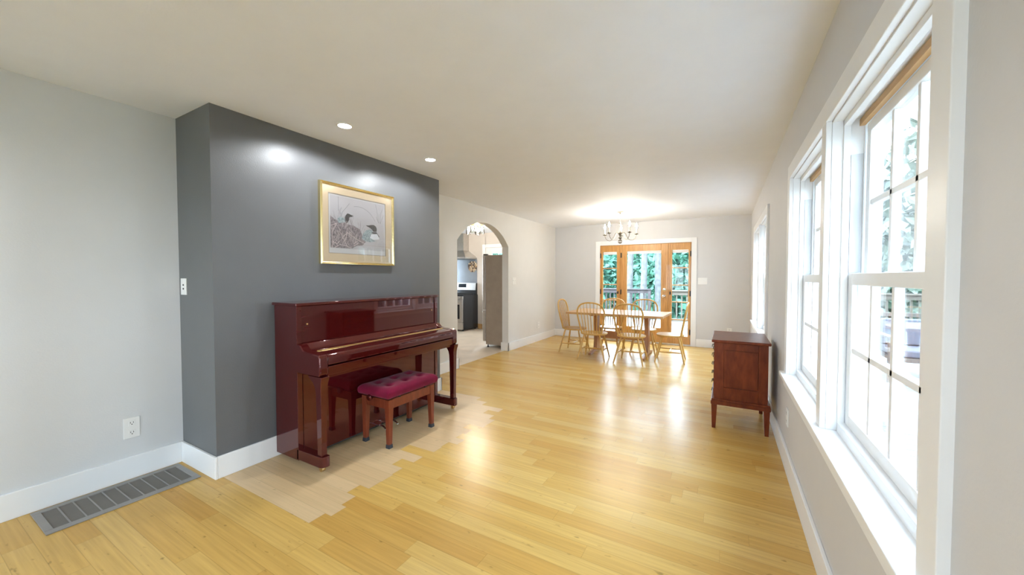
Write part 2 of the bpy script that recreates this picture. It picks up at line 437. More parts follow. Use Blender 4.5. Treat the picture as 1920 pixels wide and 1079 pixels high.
# glazing added behind the viewer, unseen, to let in fill daylight
r = thing('window_7', None, None, ((NX0+NX1)/2, YN-.07, NZ0), kind='structure')
mb = MB(); rect_ring(mb, 'y', YN-.12, YN-.03, (NX0, NX1, NZ0, NZ1), (NX0+.07, NX1-.07, NZ0+.07, NZ1-.07))
for k in (1, 2, 3):
    x = NX0+(NX1-NX0)*k/4; mb.box(x-.035, x+.035, YN-.12, YN-.03, NZ0+.07, NZ1-.07)
mb.obj('frame', M['trim'], r, bevel=.003)
MB().box(NX0+.05, NX1-.05, YN-.077, YN-.073, NZ0+.05, NZ1-.05).obj('glass', M['glass'], r)

# ------------------------------------------------------------------ patio door in the far wall
mb = MB(); yc0, yc1 = YF-.022, YF
mb.box(DX0-.098, DX0, yc0, yc1, 0, DZ+.09); mb.box(DX1, DX1+.098, yc0, yc1, 0, DZ+.09); mb.box(DX0, DX1, yc0, yc1, DZ, DZ+.09)
mb.obj('trim_4', M['trim'], bevel=.003, kind='structure')
door = thing('door_1', None, None, ((DX0+DX1)/2, YF+.05, 0), kind='structure')
D0, D1 = YF-.008, YF+.04
mb = MB()
rect_ring(mb, 'y', YF, YF+.13, (DX0, DX1, 0, DZ), (DX0+.012, DX1-.012, .03, DZ-.012))
mb.box(-2.022, -1.992, YF, YF+.10, .03, DZ-.012); mb.box(-1.030, -1.000, YF, YF+.10, .03, DZ-.012)
mb.obj('frame', M['fir'], door, bevel=.002)
MB().box(DX0, DX1, YF-.03, YF+.16, .0, .03).obj('threshold', M['steel'], door, bevel=.004)
def door_leaf(name, x0, x1, gx0, gx1, gz0, gz1, bars):
    mb = MB(); rect_ring(mb, 'y', D0, D1, (x0, x1, .03, DZ-.014), (gx0, gx1, gz0, gz1))
    lf = mb.obj(name, M['fir'], door, bevel=.004)
    if bars:
        mb = MB()
        for z in bars: mb.box(gx0, gx1, D0+.004, D1-.004, z-.011, z+.011)
        mb.obj('muntins', M['fir'], lf, bevel=.003)
    MB().box(gx0-.004, gx1+.004, D0+.022, D0+.026, gz0-.004, gz1+.004).obj('glass', M['glass'], lf)
    MB().box(gx0, gx1, D1, D1+.05, gz1-.055, gz1).obj('blind_cassette', M['blind'], lf, bevel=.01)
    return lf
la = door_leaf('sidelight', DX0+.014, -2.024, -2.395, -2.085, .20, 1.955, (1.592, 1.233, .886, .53))
lb = door_leaf('door_leaf', -1.990, -1.032, -1.868, -1.168, .33, 1.957, None)
lc = door_leaf('sidelight', -.998, DX1-.014, -.957, -.652, .19, 1.955, (1.590, 1.235, .888, .528))
def hinges(leaf, x, zs):
    mb = MB()
    for z in zs: mb.cyl((x, D0-.008, z-.055), (x, D0-.008, z+.055), .009, seg=10); mb.box(x-.012, x+.012, D0-.006, D0+.002, z-.05, z+.05)
    mb.obj('hinge', M['blackm'], leaf)
hinges(la, DX0+.014, (1.875, 1.073, .28)); hinges(lb, -1.991, (1.875, 1.072, .28)); hinges(lc, DX1-.014, (1.87, 1.066, .28))
def latch(leaf, x, z):
    mb = MB(); mb.box(x-.013, x+.013, D0-.012, D0, z-.03, z+.03); mb.cyl((x, D0-.03, z), (x, D0, z), .012, seg=10); mb.obj('latch', M['blackm'], leaf, bevel=.002)
latch(la, -2.058, 1.06); latch(lc, -.987, 1.068)
mb = MB(); mb.lathe([(.033, 0), (.033, -.010), (.024, -.016), (.013, -.02), (.013, -.04), (0, -.042)], (-1.10, D0, 1.138), 20, 'y'); mb.obj('deadbolt', M['chrome'], lb)
mb = MB(); mb.lathe([(.033, 0), (.033, -.010), (.016, -.014), (.013, -.035), (.026, -.045), (.031, -.062), (.024, -.078), (0, -.082)], (-1.10, D0, 1.0), 20, 'y'); mb.obj('door_knob', M['chrome'], lb)

# ------------------------------------------------------------------ wall plates
def plate(name, label, cat, axis, at, u0, u1, z0, z1, sgn, kindp):
    """axis 'x': plate lies on plane X=at facing sgn; 'y' likewise"""
    uc, zc = (u0+u1)/2, (z0+z1)/2
    loc = (at, uc, zc) if axis == 'x' else (uc, at, zc)
    r = thing(name, label, cat, loc)
    def bx(mb, a, b, u0, u1, z0, z1):
        lo, hi = sorted((at+sgn*a, at+sgn*b))
        if axis == 'x': mb.box(lo, hi, u0, u1, z0, z1)
        else: mb.box(u0, u1, lo, hi, z0, z1)
    mb = MB(); bx(mb, 0, .006, u0, u1, z0, z1); mb.obj('cover_plate', M['plate'], r, bevel=.002)
    w = u1-u0
    if kindp == 'outlet':
        for zz in (zc+.030*(z1-z0)/.145+.004, zc-.030*(z1-z0)/.145-.004):
            mb = MB(); bx(mb, .006, .008, uc-.018, uc+.018, zz-.017, zz+.017); so = mb.obj('socket', M['plate'], r, bevel=.003)
            mb = MB()
            bx(mb, .0078, .0085, uc-.009, uc-.006, zz-.002, zz+.009); bx(mb, .0078, .0085, uc+.006, uc+.009, zz-.002, zz+.009)
            bx(mb, .0078, .0085, uc-.003, uc+.003, zz-.012, zz-.006); mb.obj('slots', M['slot'], so)
    elif kindp == 'toggle2':
        for zz in (zc+.012, zc-.016):
            mb = MB(); bx(mb, .006, .008, uc-.008, uc+.008, zz-.006, zz+.006); mb.obj('opening', M['slot'], r)
    else:
        n = kindp
        for k in range(n):
            u = u0+w*(k+.5)/n
            mb = MB(); bx(mb, .006, .0075, u-.008, u+.008, zc-.02, zc+.02); bx(mb, .007, .016, u-.004, u+.004, zc-.002, zc+.012)
            mb.obj('toggle', M['plate'], r, bevel=.001)
    return r
plate('wall_outlet', 'white duplex outlet on the pale wall above the floor vent', 'outlet', 'x', XL, .900, .984, .282, .424, 1, 'outlet')
plate('wall_plate', 'white two hole plate on the narrow side of the charcoal wall', 'wall plate', 'y', YB0, -3.540, -3.450, 1.268, 1.390, -1, 'toggle2')
plate('light_switch', 'white switch plate on the wall just beyond the arch', 'switch', 'x', XA, 6.26, 6.40, 1.258, 1.392, 1, 2)
plate('wall_outlet', 'white outlet low on the wall between the arch and the dining chairs', 'outlet', 'x', XA, 7.37, 7.48, .285, .42, 1, 'outlet')
plate('light_switch', 'wide white switch plate on the far wall beside the patio door', 'switch', 'y', YF, -.478, -.312, 1.255, 1.384, -1, 3)
plate('wall_outlet', 'white outlet on the far wall peeking above the cherry chest', 'outlet', 'y', YF, .040, .120, .285, .412, -1, 'outlet')
plate('wall_outlet', 'white outlet on the window wall under the sill beside the chest', 'outlet', 'x', XR, 3.31, 3.40, .315, .44, -1, 'outlet')

# ------------------------------------------------------------------ floor vent
r = thing('floor_vent', 'grey metal floor return vent beside the left baseboard', 'vent', (-3.35, .835, 0))
x0, x1, y0, y1 = -3.54, -3.17, .488, 1.18
mb = MB(); rect_ring(mb, 'z' if 0 else 'y', 0, 1, (0, 0, 0, 0), (0, 0, 0, 0)); mb.bm.clear()
for b in ((x0, x0+.045, y0, y1), (x1-.045, x1, y0, y1), (x0+.045, x1-.045, y0, y0+.035), (x0+.045, x1-.045, y1-.035, y1)):
    mb.box(b[0], b[1], b[2], b[3], 0, .008)
mb.obj('frame', M['vent'], r, bevel=.003)
mb = MB(); mb.box(x0+.045, x1-.045, y0+.035, y1-.035, .0005, .002)
n = 46
for k in range(n):
    x = x0+.05+(x1-x0-.10)*(k+.5)/n; mb.box(x-.0016, x+.0016, y0+.035, y1-.035, .002, .0045)
mb.obj('louvres', M['ventd'], r)
mb = MB()
for k in range(1, 10):
    y = y0+.035+(y1-y0-.07)*k/10; mb.box(x0+.045, x1-.045, y-.0035, y+.0035, .001, .0066)
mb.obj('cross_bars', M['vent'], r)

# ------------------------------------------------------------------ framed print
r = thing('framed_picture', 'gold framed print of two water birds among reeds above the piano', 'picture', (XB, 2.41, 1.876))
FX0, FX1 = XB, -3.012
fy0, fy1, fz0, fz1 = 1.998, 2.820, 1.515, 2.234
mb = MB()
prof = [(0, FX0), (0, FX1-.006), (.004, FX1-.001), (.009, FX1-.005), (.014, FX1), (.020, FX1-.003), (.024, FX1-.014), (.024, FX0)]
rings = []
for d, x in prof:
    rings.append([(x, fy0+d, fz0+d), (x, fy1-d, fz0+d), (x, fy1-d, fz1-d), (x, fy0+d, fz1-d)])
mb.loft(rings+[rings[0]], cap=False); mb.obj('frame', M['goldf'], r, ang=.3)
my0, my1, mz0, mz1 = 2.078, 2.716, 1.611, 2.145
mb = MB(); rect_ring(mb, 'x', -3.030, -3.027, (fy0+.02, fy1-.02, fz0+.02, fz1-.02), (my0, my1, mz0, mz1)); mb.obj('mat_board', M['mat'], r)
mb = MB(); rect_ring(mb, 'x', -3.031, -3.0285, (my0-.002, my1+.002, mz0-.002, mz1+.002), (my0+.006, my1-.006, mz0+.006, mz1-.007)); mb.obj('mat_bevel', M['matb'], r)
art = MB()
def poly(pts, lay):
    art.face([art.bm.verts.new((-3.0318+.00012*lay, y, z)) for y, z in pts])
def stroke(pts, w, lay):
    for (a, b), (c, d) in zip(pts, pts[1:]):
        L_ = math.hypot(c-a, d-b) or 1; nx, ny = -(d-b)/L_*w/2, (c-a)/L_*w/2
        poly([(a+nx, b+ny), (c+nx, d+ny), (c-nx, d-ny), (a-nx, b-ny)], lay)
art.mi = 0; art.box(-3.033, -3.0318, my0, my1, mz0, mz1)
art.mi = 1; poly([(2.098, 1.66), (2.70, 1.66), (2.70, 2.128), (2.098, 2.128)], 1)
art.mi = 6
for s in ([(2.18, 2.125), (2.181, 1.995)], [(2.593, 2.119), (2.61, 2.06), (2.621, 1.958)], [(2.68, 2.088), (2.657, 2.033), (2.647, 1.936)],
          [(2.692, 2.027), (2.665, 1.971), (2.651, 1.936)], [(2.295, 2.079), (2.258, 2.032), (2.222, 1.992), (2.207, 1.949)],
          [(2.212, 2.031), (2.197, 1.997), (2.2, 1.967)], [(2.344, 2.06), (2.39, 2.066), (2.44, 2.061), (2.488, 2.045), (2.529, 2.018), (2.562, 1.985), (2.587, 1.951)],
          [(2.635, 2.03), (2.630, 1.94)], [(2.60, 2.0), (2.628, 1.94)]): stroke(s, .0045, 2)
art.mi = 2
poly([(2.098, 1.662), (2.100, 1.945), (2.137, 1.919), (2.192, 1.898), (2.242, 1.898), (2.293, 1.883), (2.341, 1.879), (2.406, 1.853), (2.429, 1.81),
      (2.437, 1.771), (2.476, 1.741), (2.436, 1.704), (2.365, 1.692), (2.319, 1.667), (2.217, 1.663)], 3)
rr = random.Random(5)
for k in range(70):
    y = rr.uniform(2.10, 2.42); z = rr.uniform(1.70, 1.90-max(0, y-2.25)*.3); a = rr.uniform(-.5, .5); l = rr.uniform(.04, .13)
    y1_, z1_ = y+math.sin(a)*l, min(z+math.cos(a)*l, 2.06)
    if 2.1 < y1_ < 2.48: stroke([(y, z), (y1_, z1_)], .0022, 4)
art.mi = 4; poly([(2.168, 1.919), (2.186, 1.94), (2.214, 1.944), (2.242, 1.935), (2.256, 1.911), (2.22, 1.891), (2.178, 1.889)], 5)
poly([(2.425, 1.769), (2.445, 1.818), (2.478, 1.851), (2.515, 1.864), (2.556, 1.856), (2.568, 1.823), (2.538, 1.793), (2.547, 1.77), (2.601, 1.758), (2.525, 1.741), (2.464, 1.746)], 5)
art.mi = 5; poly([(2.539, 1.82), (2.611, 1.828), (2.632, 1.798), (2.636, 1.778), (2.568, 1.769), (2.522, 1.782)], 6)
art.mi = 3
poly([(2.244, 1.941), (2.254, 1.965), (2.272, 1.985), (2.29, 1.984), (2.316, 1.975), (2.342, 1.977), (2.32, 1.969), (2.342, 1.965), (2.294, 1.953), (2.29, 1.929), (2.271, 1.897), (2.256, 1.892)], 7)
poly([(2.472, 1.901), (2.507, 1.902), (2.536, 1.91), (2.569, 1.914), (2.595, 1.902), (2.607, 1.879), (2.603, 1.849), (2.564, 1.847), (2.548, 1.866), (2.519, 1.883), (2.494, 1.89)], 7)
poly([(2.56, 1.843), (2.603, 1.845), (2.641, 1.801), (2.63, 1.8), (2.607, 1.831), (2.568, 1.825), (2.539, 1.837)], 7)
art.mi = 7
for s in ([(2.198, 1.802), (2.268, 1.682), (2.312, 1.669)], [(2.27, 1.854), (2.254, 1.735)], [(2.273, 1.807), (2.366, 1.758), (2.464, 1.72)], [(2.229, 1.771), (2.273, 1.81)],
          [(2.157, 1.875), (2.115, 1.8)], [(2.115, 1.8), (2.12, 1.663)], [(2.114, 1.723), (2.161, 1.696)], [(2.161, 1.696), (2.186, 1.726)],
          [(2.137, 1.664), (2.193, 1.693), (2.261, 1.688)], [(2.335, 1.69), (2.389, 1.72)], [(2.335, 1.71), (2.377, 1.739)], [(2.11, 1.86), (2.17, 1.885)]): stroke(s, .0042, 8)
for k in range(60):
    y = rr.uniform(2.105, 2.40); z = rr.uniform(1.68, 1.86); a = rr.uniform(-.8, .8); l = rr.uniform(.03, .10)
    y1_, z1_ = y+math.sin(a)*l, z+math.cos(a)*l
    if 2.10 < y1_ < 2.44: stroke([(y, z), (y1_, z1_)], .0018, 8)
art.obj('print', [M['paper'], M['ink0'], M['ink1'], M['ink3'], M['ink4'], M['ink5'], M['ink6'], M['ink2']], r, smooth=False)
MB().box(-3.0255, -3.0235, fy0+.018, fy1-.018, fz0+.018, fz1-.018).obj('glass', M['pglass'], r)

# ------------------------------------------------------------------ upright piano
PY0, PY1 = 1.612, 3.165; PB = -3.028; PF = -2.737; KF = -2.470
pn = thing('upright_piano', 'glossy dark red upright piano against the charcoal wall', 'piano', (-2.8, (PY0+PY1)/2, 0))
ST = .040
mh = M['mahog']
for y0, y1 in ((PY0, PY0+ST), (PY1-ST, PY1)):
    MB().box(PB, PF, y0, y1, .035, 1.184).obj('side_panel', mh, pn, bevel=.003)
mb = MB(); mb.box(PB-.018, PF+.012, PY0-.010, PY1+.010, 1.184, 1.206); mb.obj('lid', mh, pn, bevel=.006, seg=3)
mb = MB(); mb.box(PB-.018, PB+.006, PY0+ST, PY1-ST, .035, 1.184); mb.obj('back_board', mh, pn)
up_ = MB().box(PF-.028, PF-.010, PY0+ST+.002, PY1-ST-.002, .885, 1.182).obj('upper_panel', mh, pn, bevel=.003)
for y in (PY0+ST+.045, PY1-ST-.045): MB().lathe([(.006, 0), (.006, .006), (0, .008)], (PF-.010, y, 1.045), 10, 'x').obj('panel_pin', M['brass'], up_)
lp_ = MB().box(PF-.030, PF-.006, PY0+ST+.006, PY1-ST-.006, .045, .700).obj('lower_panel', mh, pn, bevel=.003)
MB().box(PF-.05, PF-.012, PY0+ST, PY1-ST, .032, .045).obj('bottom_rail', M['blackm'], pn)
# fall board: sloped upper strip, flat cover, rounded lip
ya, yb = PY0+.068, PY1-.068
fb = MB().prism([(PF-.012, .895), (PF+.020, .905), (-2.678, .868), (-2.676, .856), (PF-.012, .850)], 'y', PY0+.028, PY1-.028).obj('fallboard_top', mh, pn, bevel=.003)
fc = MB().prism([(-2.690, .858), (-2.60, .853), (-2.51, .846), (-2.486, .842), (-2.474, .832), (KF, .818), (KF, .768), (-2.50, .764), (-2.690, .764)], 'y', ya, yb).obj('fallboard', mh, pn, bevel=.003)
MB().cyl((-2.607, ya+.002, .8545), (-2.607, yb-.002, .8545), .0055, seg=10).obj('hinge', M['gold'], fc)
MB().prism([(-2.69, .690), (KF-.004, .690), (KF-.003, .757), (-2.69, .757)], 'y', ya, yb).obj('key_slip', mh, pn, bevel=.006, seg=3)
MB().box(-2.75, KF-.014, PY0+.05, PY1-.05, .672, .690).obj('key_bed', mh, pn, bevel=.002)
cheek = [(PF-.01, .903), (PF+.020, .903), (PF+.040, .893), (-2.668, .866), (-2.62, .857), (-2.50, .849), (-2.478, .842), (KF+.003, .826), (KF+.003, .705), (-2.480, .690), (PF-.01, .690)]
for y0, y1 in ((PY0, PY0+.066), (PY1-.066, PY1)):
    o = MB().prism(cheek, 'y', y0, y1).obj('key_cheek', mh, pn, bevel=.011, seg=4)
for y0, s in ((PY0, 1), (PY1-.064, -1)):
    # toe block
    pts = [(PF-.02, y0), (-2.49, y0), (-2.462, y0+.008), (KF+.016, y0+.028), (KF+.018, y0+.052), (KF+.010, y0+.064), (PF-.02, y0+.064)] if s > 0 else \
          [(PF-.02, y0), (KF+.010, y0), (KF+.018, y0+.012), (KF+.016, y0+.036), (-2.462, y0+.056), (-2.49, y0+.064), (PF-.02, y0+.064)]
    tb = MB().prism(pts, 'z', .042, .118).obj('toe_block', mh, pn, bevel=.003, seg=2)
    yc = y0+.032
    mb = MB(); mb.cyl((-2.505, yc-.010, .018), (-2.505, yc+.010, .018), .018, seg=16); mb.cyl((-2.49, yc, .03), (-2.49, yc, .045), .008)
    mb.box(-2.511, -2.484, yc-.014, yc-.011, .012, .044); mb.box(-2.511, -2.484, yc+.011, yc+.014, .012, .044)
    mb.obj('caster', M['brass'], tb)
    mb = MB()
    def ring(cx, hx, hy, z): return [(cx-hx, yc-hy, z), (cx+hx, yc-hy, z), (cx+hx, yc+hy, z), (cx-hx, yc+hy, z)]
    secs = [(-2.499, .025, .021, .118), (-2.499, .025, .021, .20), (-2.499, .027, .022, .35), (-2.499, .029, .024, .50), (-2.500, .031, .025, .575),
            (-2.503, .036, .027, .615), (-2.510, .048, .029, .645), (-2.520, .066, .031, .668), (-2.532, .080, .032, .690)]
    mb.loft([ring(*s_) for s_ in secs]); mb.obj('leg', mh, pn, bevel=.003, ang=.5)
for y in (2.335, 2.405, 2.475):
    mb = MB()
    for dz in (0,):
        path = [(-2.745, .055, .020), (-2.705, .060, .019), (-2.665, .058, .021), (-2.640, .048, .022), (-2.622, .034, .019)]
        rings = [[(x, y-w/2, z-.004), (x, y+w/2, z-.004), (x, y+w/2, z+.004), (x, y-w/2, z+.004)] for x, z, w in path]
        mb.loft(rings)
    mb.obj('pedal', M['chrome'], pn, bevel=.003)

# ------------------------------------------------------------------ piano bench
bx0, bx1, by0, by1 = -2.675, -2.352, 2.125, 2.672
bn = thing('piano_bench', 'piano bench with tufted crimson velvet cushion and wooden legs', 'bench', ((bx0+bx1)/2, (by0+by1)/2, 0))
for x, sx in ((bx0, 1), (bx1, -1)):
    for y, sy in ((by0, 1), (by1, -1)):
        def ring(a, w, z): return [(x+sx*a, y+sy*a, z), (x+sx*(a+w), y+sy*a, z), (x+sx*(a+w), y+sy*(a+w), z), (x+sx*a, y+sy*(a+w), z)]
        lg = MB().loft([ring(.004, .034, .03), ring(.002, .042, .22), ring(0, .050, .33), ring(0, .052, .398)]).obj('leg', M['bench'], bn, bevel=.002)
        MB().loft([ring(.0, .042, 0), ring(.002, .038, .032)]).obj('foot_cap', M['rubber'], lg, bevel=.002)
mb = MB(); a, t = .006, .020
mb.box(bx0+.05, bx1-.05, by0+a, by0+a+t, .322, .398); mb.box(bx0+.05, bx1-.05, by1-a-t, by1-a, .322, .398)
mb.box(bx0+a, bx0+a+t, by0+.05, by1-.05, .322, .398); mb.box(bx1-a-t, bx1-a, by0+.05, by1-.05, .322, .398)
mb.obj('apron', M['bench'], bn, bevel=.002)
mb = MB(); mb.box(bx0+.03, bx1-.03, by0+.03, by1-.03, .398, .414)
for y in (by0+.12, by1-.12): mb.cyl((bx1-.012, y, .404), (bx1+.002, y, .404), .008, seg=10)
mb.cyl((-2.55, by0-.002, .402), (-2.55, by0+.05, .402), .007, seg=10)
mb.obj('lift_frame', M['blackm'], bn)
# cushion: domed, tufted grid
cx0, cx1, cy0, cy1 = bx0-.016, bx1+.016, by0-.026, by1+.026
nx, ny = 36, 60
tufts = [(cx0+(cx1-cx0)*u, cy0+(cy1-cy0)*v) for v in (.20, .5, .80) for u in (.31, .69)]
mb = MB(); G = []
for i in range(nx+1):
    row = []
    for j in range(ny+1):
        u, v = i/nx, j/ny; x = cx0+(cx1-cx0)*u; y = cy0+(cy1-cy0)*v
        e = min(u*(cx1-cx0), (1-u)*(cx1-cx0), v*(cy1-cy0), (1-v)*(cy1-cy0))
        z = .468+.036*(1-math.exp(-e/.022))
        for tx, ty in tufts:
            d2 = (x-tx)**2+(y-ty)**2; z -= .016*math.exp(-d2/.0008)+.013*math.exp(-d2/.0042)
        row.append(mb.bm.verts.new((x, y, z)))
    G.append(row)
for i in range(nx):
    for j in range(ny): mb.face([G[i][j], G[i+1][j], G[i+1][j+1], G[i][j+1]])
bd = [G[i][0] for i in range(nx+1)]+[G[nx][j] for j in range(1, ny+1)]+[G[i][ny] for i in range(nx-1, -1, -1)]+[G[0][j] for j in range(ny-1, 0, -1)]
cxm, cym = (cx0+cx1)/2, (cy0+cy1)/2
lowers = []
for (k, z) in ((1.012, .452), (1.010, .436), (.985, .420), (.955, .414)):
    lowers.append([mb.bm.verts.new((cxm+(v.co.x-cxm)*k, cym+(v.co.y-cym)*k, z)) for v in bd])
prev = bd
for lw in lowers:
    for i in range(len(bd)): mb.face([prev[i], lw[i], lw[(i+1) % len(bd)], prev[(i+1) % len(bd)]])
    prev = lw
mb.face(prev)
cu = mb.obj('cushion', M['velvet'], bn, ang=1.4)
for tx, ty in tufts:
    MB().ball((tx, ty, .474), .009, 10, .5).obj('button', M['velvet'], cu)
mb = MB(); mb.lathe([(.008, 0), (.010, -.006), (.024, -.010), (.027, -.018), (.027, -.030), (.022, -.036), (0, -.038)], (-2.55, by0, .402), 12, 'y'); mb.obj('adjusting_knob', M['mahog'], bn, ang=.9)

# ------------------------------------------------------------------ dining table
tb = thing('dining_table', 'blond wood trestle dining table in front of the patio door', 'table', (-1.70, 6.95, 0))
tp = MB().box(-.845, .845, -.47, .47, .722, .760).obj('tabletop', M['oak'], None, None, .005)
tp.parent = tb; tp.rotation_euler = (0, 0, math.radians(-1.6))
for x in (-2.10, -1.19):
    mb = MB()
    mb.loft([[(x-.032, 6.95-w, z), (x+.032, 6.95-w, z), (x+.032, 6.95+w, z), (x-.032, 6.95+w, z)] for w, z in ((.11, .07), (.085, .2), (.075, .45), (.085, .60), (.13, .70))])
    mb.obj('trestle_post', M['oakd'], tb, bevel=.004)
    mb = MB(); mb.prism([(6.95+d, z) for d, z in ((-.44, 0), (-.44, .035), (-.30, .055), (-.12, .085), (.12, .085), (.30, .055), (.44, .035), (.44, 0), (.30, 0), (.24, .02), (-.24, .02), (-.30, 0))], 'x', x-.023, x+.023)
    mb.obj('trestle_foot', M['oakd'], tb, bevel=.003)
    mb = MB(); mb.box(x-.03, x+.03, 6.95-.36, 6.95+.36, .695, .722); mb.obj('cleat', M['oakd'], tb, bevel=.003)
MB().box(-2.068, -1.222, 6.935, 6.965, .270, .385).obj('stretcher', M['oakd'], tb, bevel=.003)

# ------------------------------------------------------------------ windsor chairs
def make_chair(label):
    r = thing('windsor_chair', label, 'chair', (0, 0, 0), 'windsor chairs around the dining table')
    m = M['beech']
    # saddle seat
    mb = MB(); n = 36
    def outline(k, z, s=1.0):
        out = []
        for i in range(n):
            a = 2*PI*i/n; c, s_ = math.cos(a), math.sin(a)
            w = .225 if s_ > -.2 else .225-.03*(-s_-.2)
            x = w*math.copysign(abs(c)**.75, c)*k; y = .215*math.copysign(abs(s_)**.8, s_)*k+.005
            out.append((x, y, z))
        return out
    mb.loft([outline(.90, .418), outline(.98, .426), outline(1.0, .436), outline(.985, .446), outline(.90, .447), outline(.6, .439), outline(.2, .437)])
    mb.obj('seat', m, r, ang=.9)
    for sx in (-1, 1):
        for (xt, yt, xb, yb) in ((.135, .125, .215, .225), (.130, -.130, .232, -.222)):
            P0, P1 = Vector((sx*xt, yt, .425)), Vector((sx*xb, yb, 0))
            mb = MB(); f = [0, .25, .5, .75, 1]
            mb.tube([P0.lerp(P1, t) for t in f], [.0125, .0155, .017, .0145, .0105], 12); mb.obj('leg', m, r)
        a = Vector((sx*.135, .125, .425)).lerp(Vector((sx*.215, .225, 0)), .60); b = Vector((sx*.130, -.130, .425)).lerp(Vector((sx*.232, -.222, 0)), .60)
        MB().tube([a.lerp(b, t) for t in (0, .25, .5, .75, 1)], [.008, .011, .0135, .011, .008], 10).obj('side_stretcher', m, r)
        if sx < 0: mid = a.lerp(b, .5)
        else: MB().tube([mid.lerp(a.lerp(b, .5), t) for t in (0, .25, .5, .75, 1)], [.008, .011, .0135, .011, .008], 10).obj('cross_stretcher', m, r)
    half = [(.165, -.165, .44), (.182, -.177, .52), (.203, -.196, .62), (.221, -.215, .72), (.229, -.228, .79), (.222, -.240, .85), (.196, -.252, .905), (.150, -.262, .944), (.080, -.269, .966), (0, -.271, .972)]
    full = [(-x, y, z) for x, y, z in half]+[(x, y, z) for x, y, z in reversed(half[:-1])]
    # smooth the bow
    def cr_(p0, p1, p2, p3, t): return tuple(.5*((2*b)+(-a+c)*t+(2*a-5*b+4*c-d)*t*t+(-a+3*b-3*c+d)*t**3) for a, b, c, d in zip(p0, p1, p2, p3))
    sm = []
    for i in range(len(full)-1):
        p = [full[max(0, i-1)], full[i], full[i+1], full[min(len(full)-1, i+2)]]
        for t in (0, .33, .67): sm.append(cr_(*p, t))
    sm.append(full[-1])
    MB().tube(sm, .0135, 10).obj('bow', m, r)
    def bow_at(x):
        for (x0, y0, z0), (x1, y1, z1) in zip(half[4:], half[5:]):
            if x1 <= abs(x) <= x0:
                t = (x0-abs(x))/(x0-x1); return y0+(y1-y0)*t, z0+(z1-z0)*t
        return half[4][1:]
    for k in range(-3, 4):
        xb = k*.043; xt = k*.058; y, z = bow_at(xt)
        P0, P1 = Vector((xb, -.163+.004*abs(k)*0, .44)), Vector((xt, y, z-.004))
        MB().tube([P0.lerp(P1, t) for t in (0, .3, .6, 1)], [.0055, .0072, .0062, .0048], 8).obj('spindle', m, r)
    return r
c0 = make_chair('')
spots = [((-1.955, 6.305, 0), 2.5, 'windsor chair at the near side of the table, nearer the arch, back to the room'),
         ((-1.330, 6.310, 0), -1.5, 'windsor chair at the near side of the table, nearer the windows, back to the room'),
         ((-1.925, 7.235, 0), 180, 'windsor chair facing the room on the far side of the table, nearer the arch'),
         ((-1.305, 7.225, 0), 186, 'windsor chair facing the room on the far side of the table, nearer the windows'),
         ((-2.465, 6.735, 0), -90, 'windsor chair at the end of the table beside the arch wall'),
         ((-.785, 6.755, 0), 93, 'windsor chair at the end of the table nearest the cherry chest')]
for i, (p, a, lb_) in enumerate(spots):
    if i == 0: c0.location = p; c0.rotation_euler = (0, 0, math.radians(a)); c0['label'] = lb_
    else: dup(c0, p, math.radians(a), lb_)

# ------------------------------------------------------------------ chandelier
cxh, cyh = -1.66, 6.87
ch = thing('chandelier', 'pewter five arm candle chandelier hanging over the dining table', 'chandelier', (cxh, cyh, H))
bz = M['bronze']
MB().lathe([(.0, H), (.064, H), (.064, H-.012), (.050, H-.020), (.016, H-.028), (.012, H-.05), (0, H-.05)], (cxh, cyh, 0), 24).obj('canopy', M['nickel'], ch)
mb = MB()
for k in range(9):
    z = H-.062-k*.030; ax = k % 2
    pts = [(cxh+(.010*math.cos(t) if ax else 0), cyh+(0 if ax else .010*math.cos(t)), z+.018*math.sin(t)) for t in [2*PI*q/10 for q in range(10)]]
    mb.tube(pts, .0028, 6, closed=True)
mb.obj('chain', M['nickel'], ch)
mb = MB(); mb.lathe([(0, 2.30), (.006, 2.295), (.010, 2.27), (.012, 2.22), (.026, 2.205), (.030, 2.19), (.020, 2.175), (.011, 2.16), (.011, 2.13), (.022, 2.12), (.034, 2.108), (.030, 2.098), (.012, 2.090), (.010, 2.075), (0, 2.07)], (cxh, cyh, 0), 20)
mb.obj('column', bz, ch)
mb = MB()
for k in range(6):
    a = PI*k/6; mb.tube([(cxh+.036*math.cos(t)*math.cos(a), cyh+.036*math.cos(t)*math.sin(a), 2.040+.036*math.sin(t)) for t in [2*PI*q/16 for q in range(16)]], .003, 6, closed=True)
for t0 in (-.5, .5): mb.tube([(cxh+.036*math.cos(t0)*math.cos(a), cyh+.036*math.cos(t0)*math.sin(a), 2.040+.036*math.sin(t0)) for a in [2*PI*q/16 for q in range(16)]], .003, 6, closed=True)
mb.obj('cage_ball', bz, ch)
for k in range(5):
    a = math.radians(100+72*k); dx, dy = math.cos(a), math.sin(a)
    prof = [(.012, 2.145), (.035, 2.188), (.065, 2.205), (.095, 2.185), (.120, 2.135), (.150, 2.085), (.190, 2.062), (.235, 2.070), (.270, 2.102), (.288, 2.145), (.292, 2.165)]
    arm = MB().tube([(cxh+dx*q, cyh+dy*q, z) for q, z in prof], .0048, 8).obj('arm', bz, ch)
    ax, ay = cxh+dx*.292, cyh+dy*.292
    MB().lathe([(0, 2.158), (.010, 2.160), (.036, 2.172), (.038, 2.176), (.014, 2.178), (.014, 2.190), (.0, 2.192)], (ax, ay, 0), 18).obj('candle_cup', bz, arm)
    MB().cyl((ax, ay, 2.186), (ax, ay, 2.278), .0115, seg=14).obj('candle_sleeve', M['candle'], arm)
    MB().lathe([(.007, 2.278), (.011, 2.290), (.0165, 2.308), (.016, 2.325), (.010, 2.345), (.004, 2.362), (0, 2.372)], (ax, ay, 0), 14).obj('bulb', M['bulb'], arm)

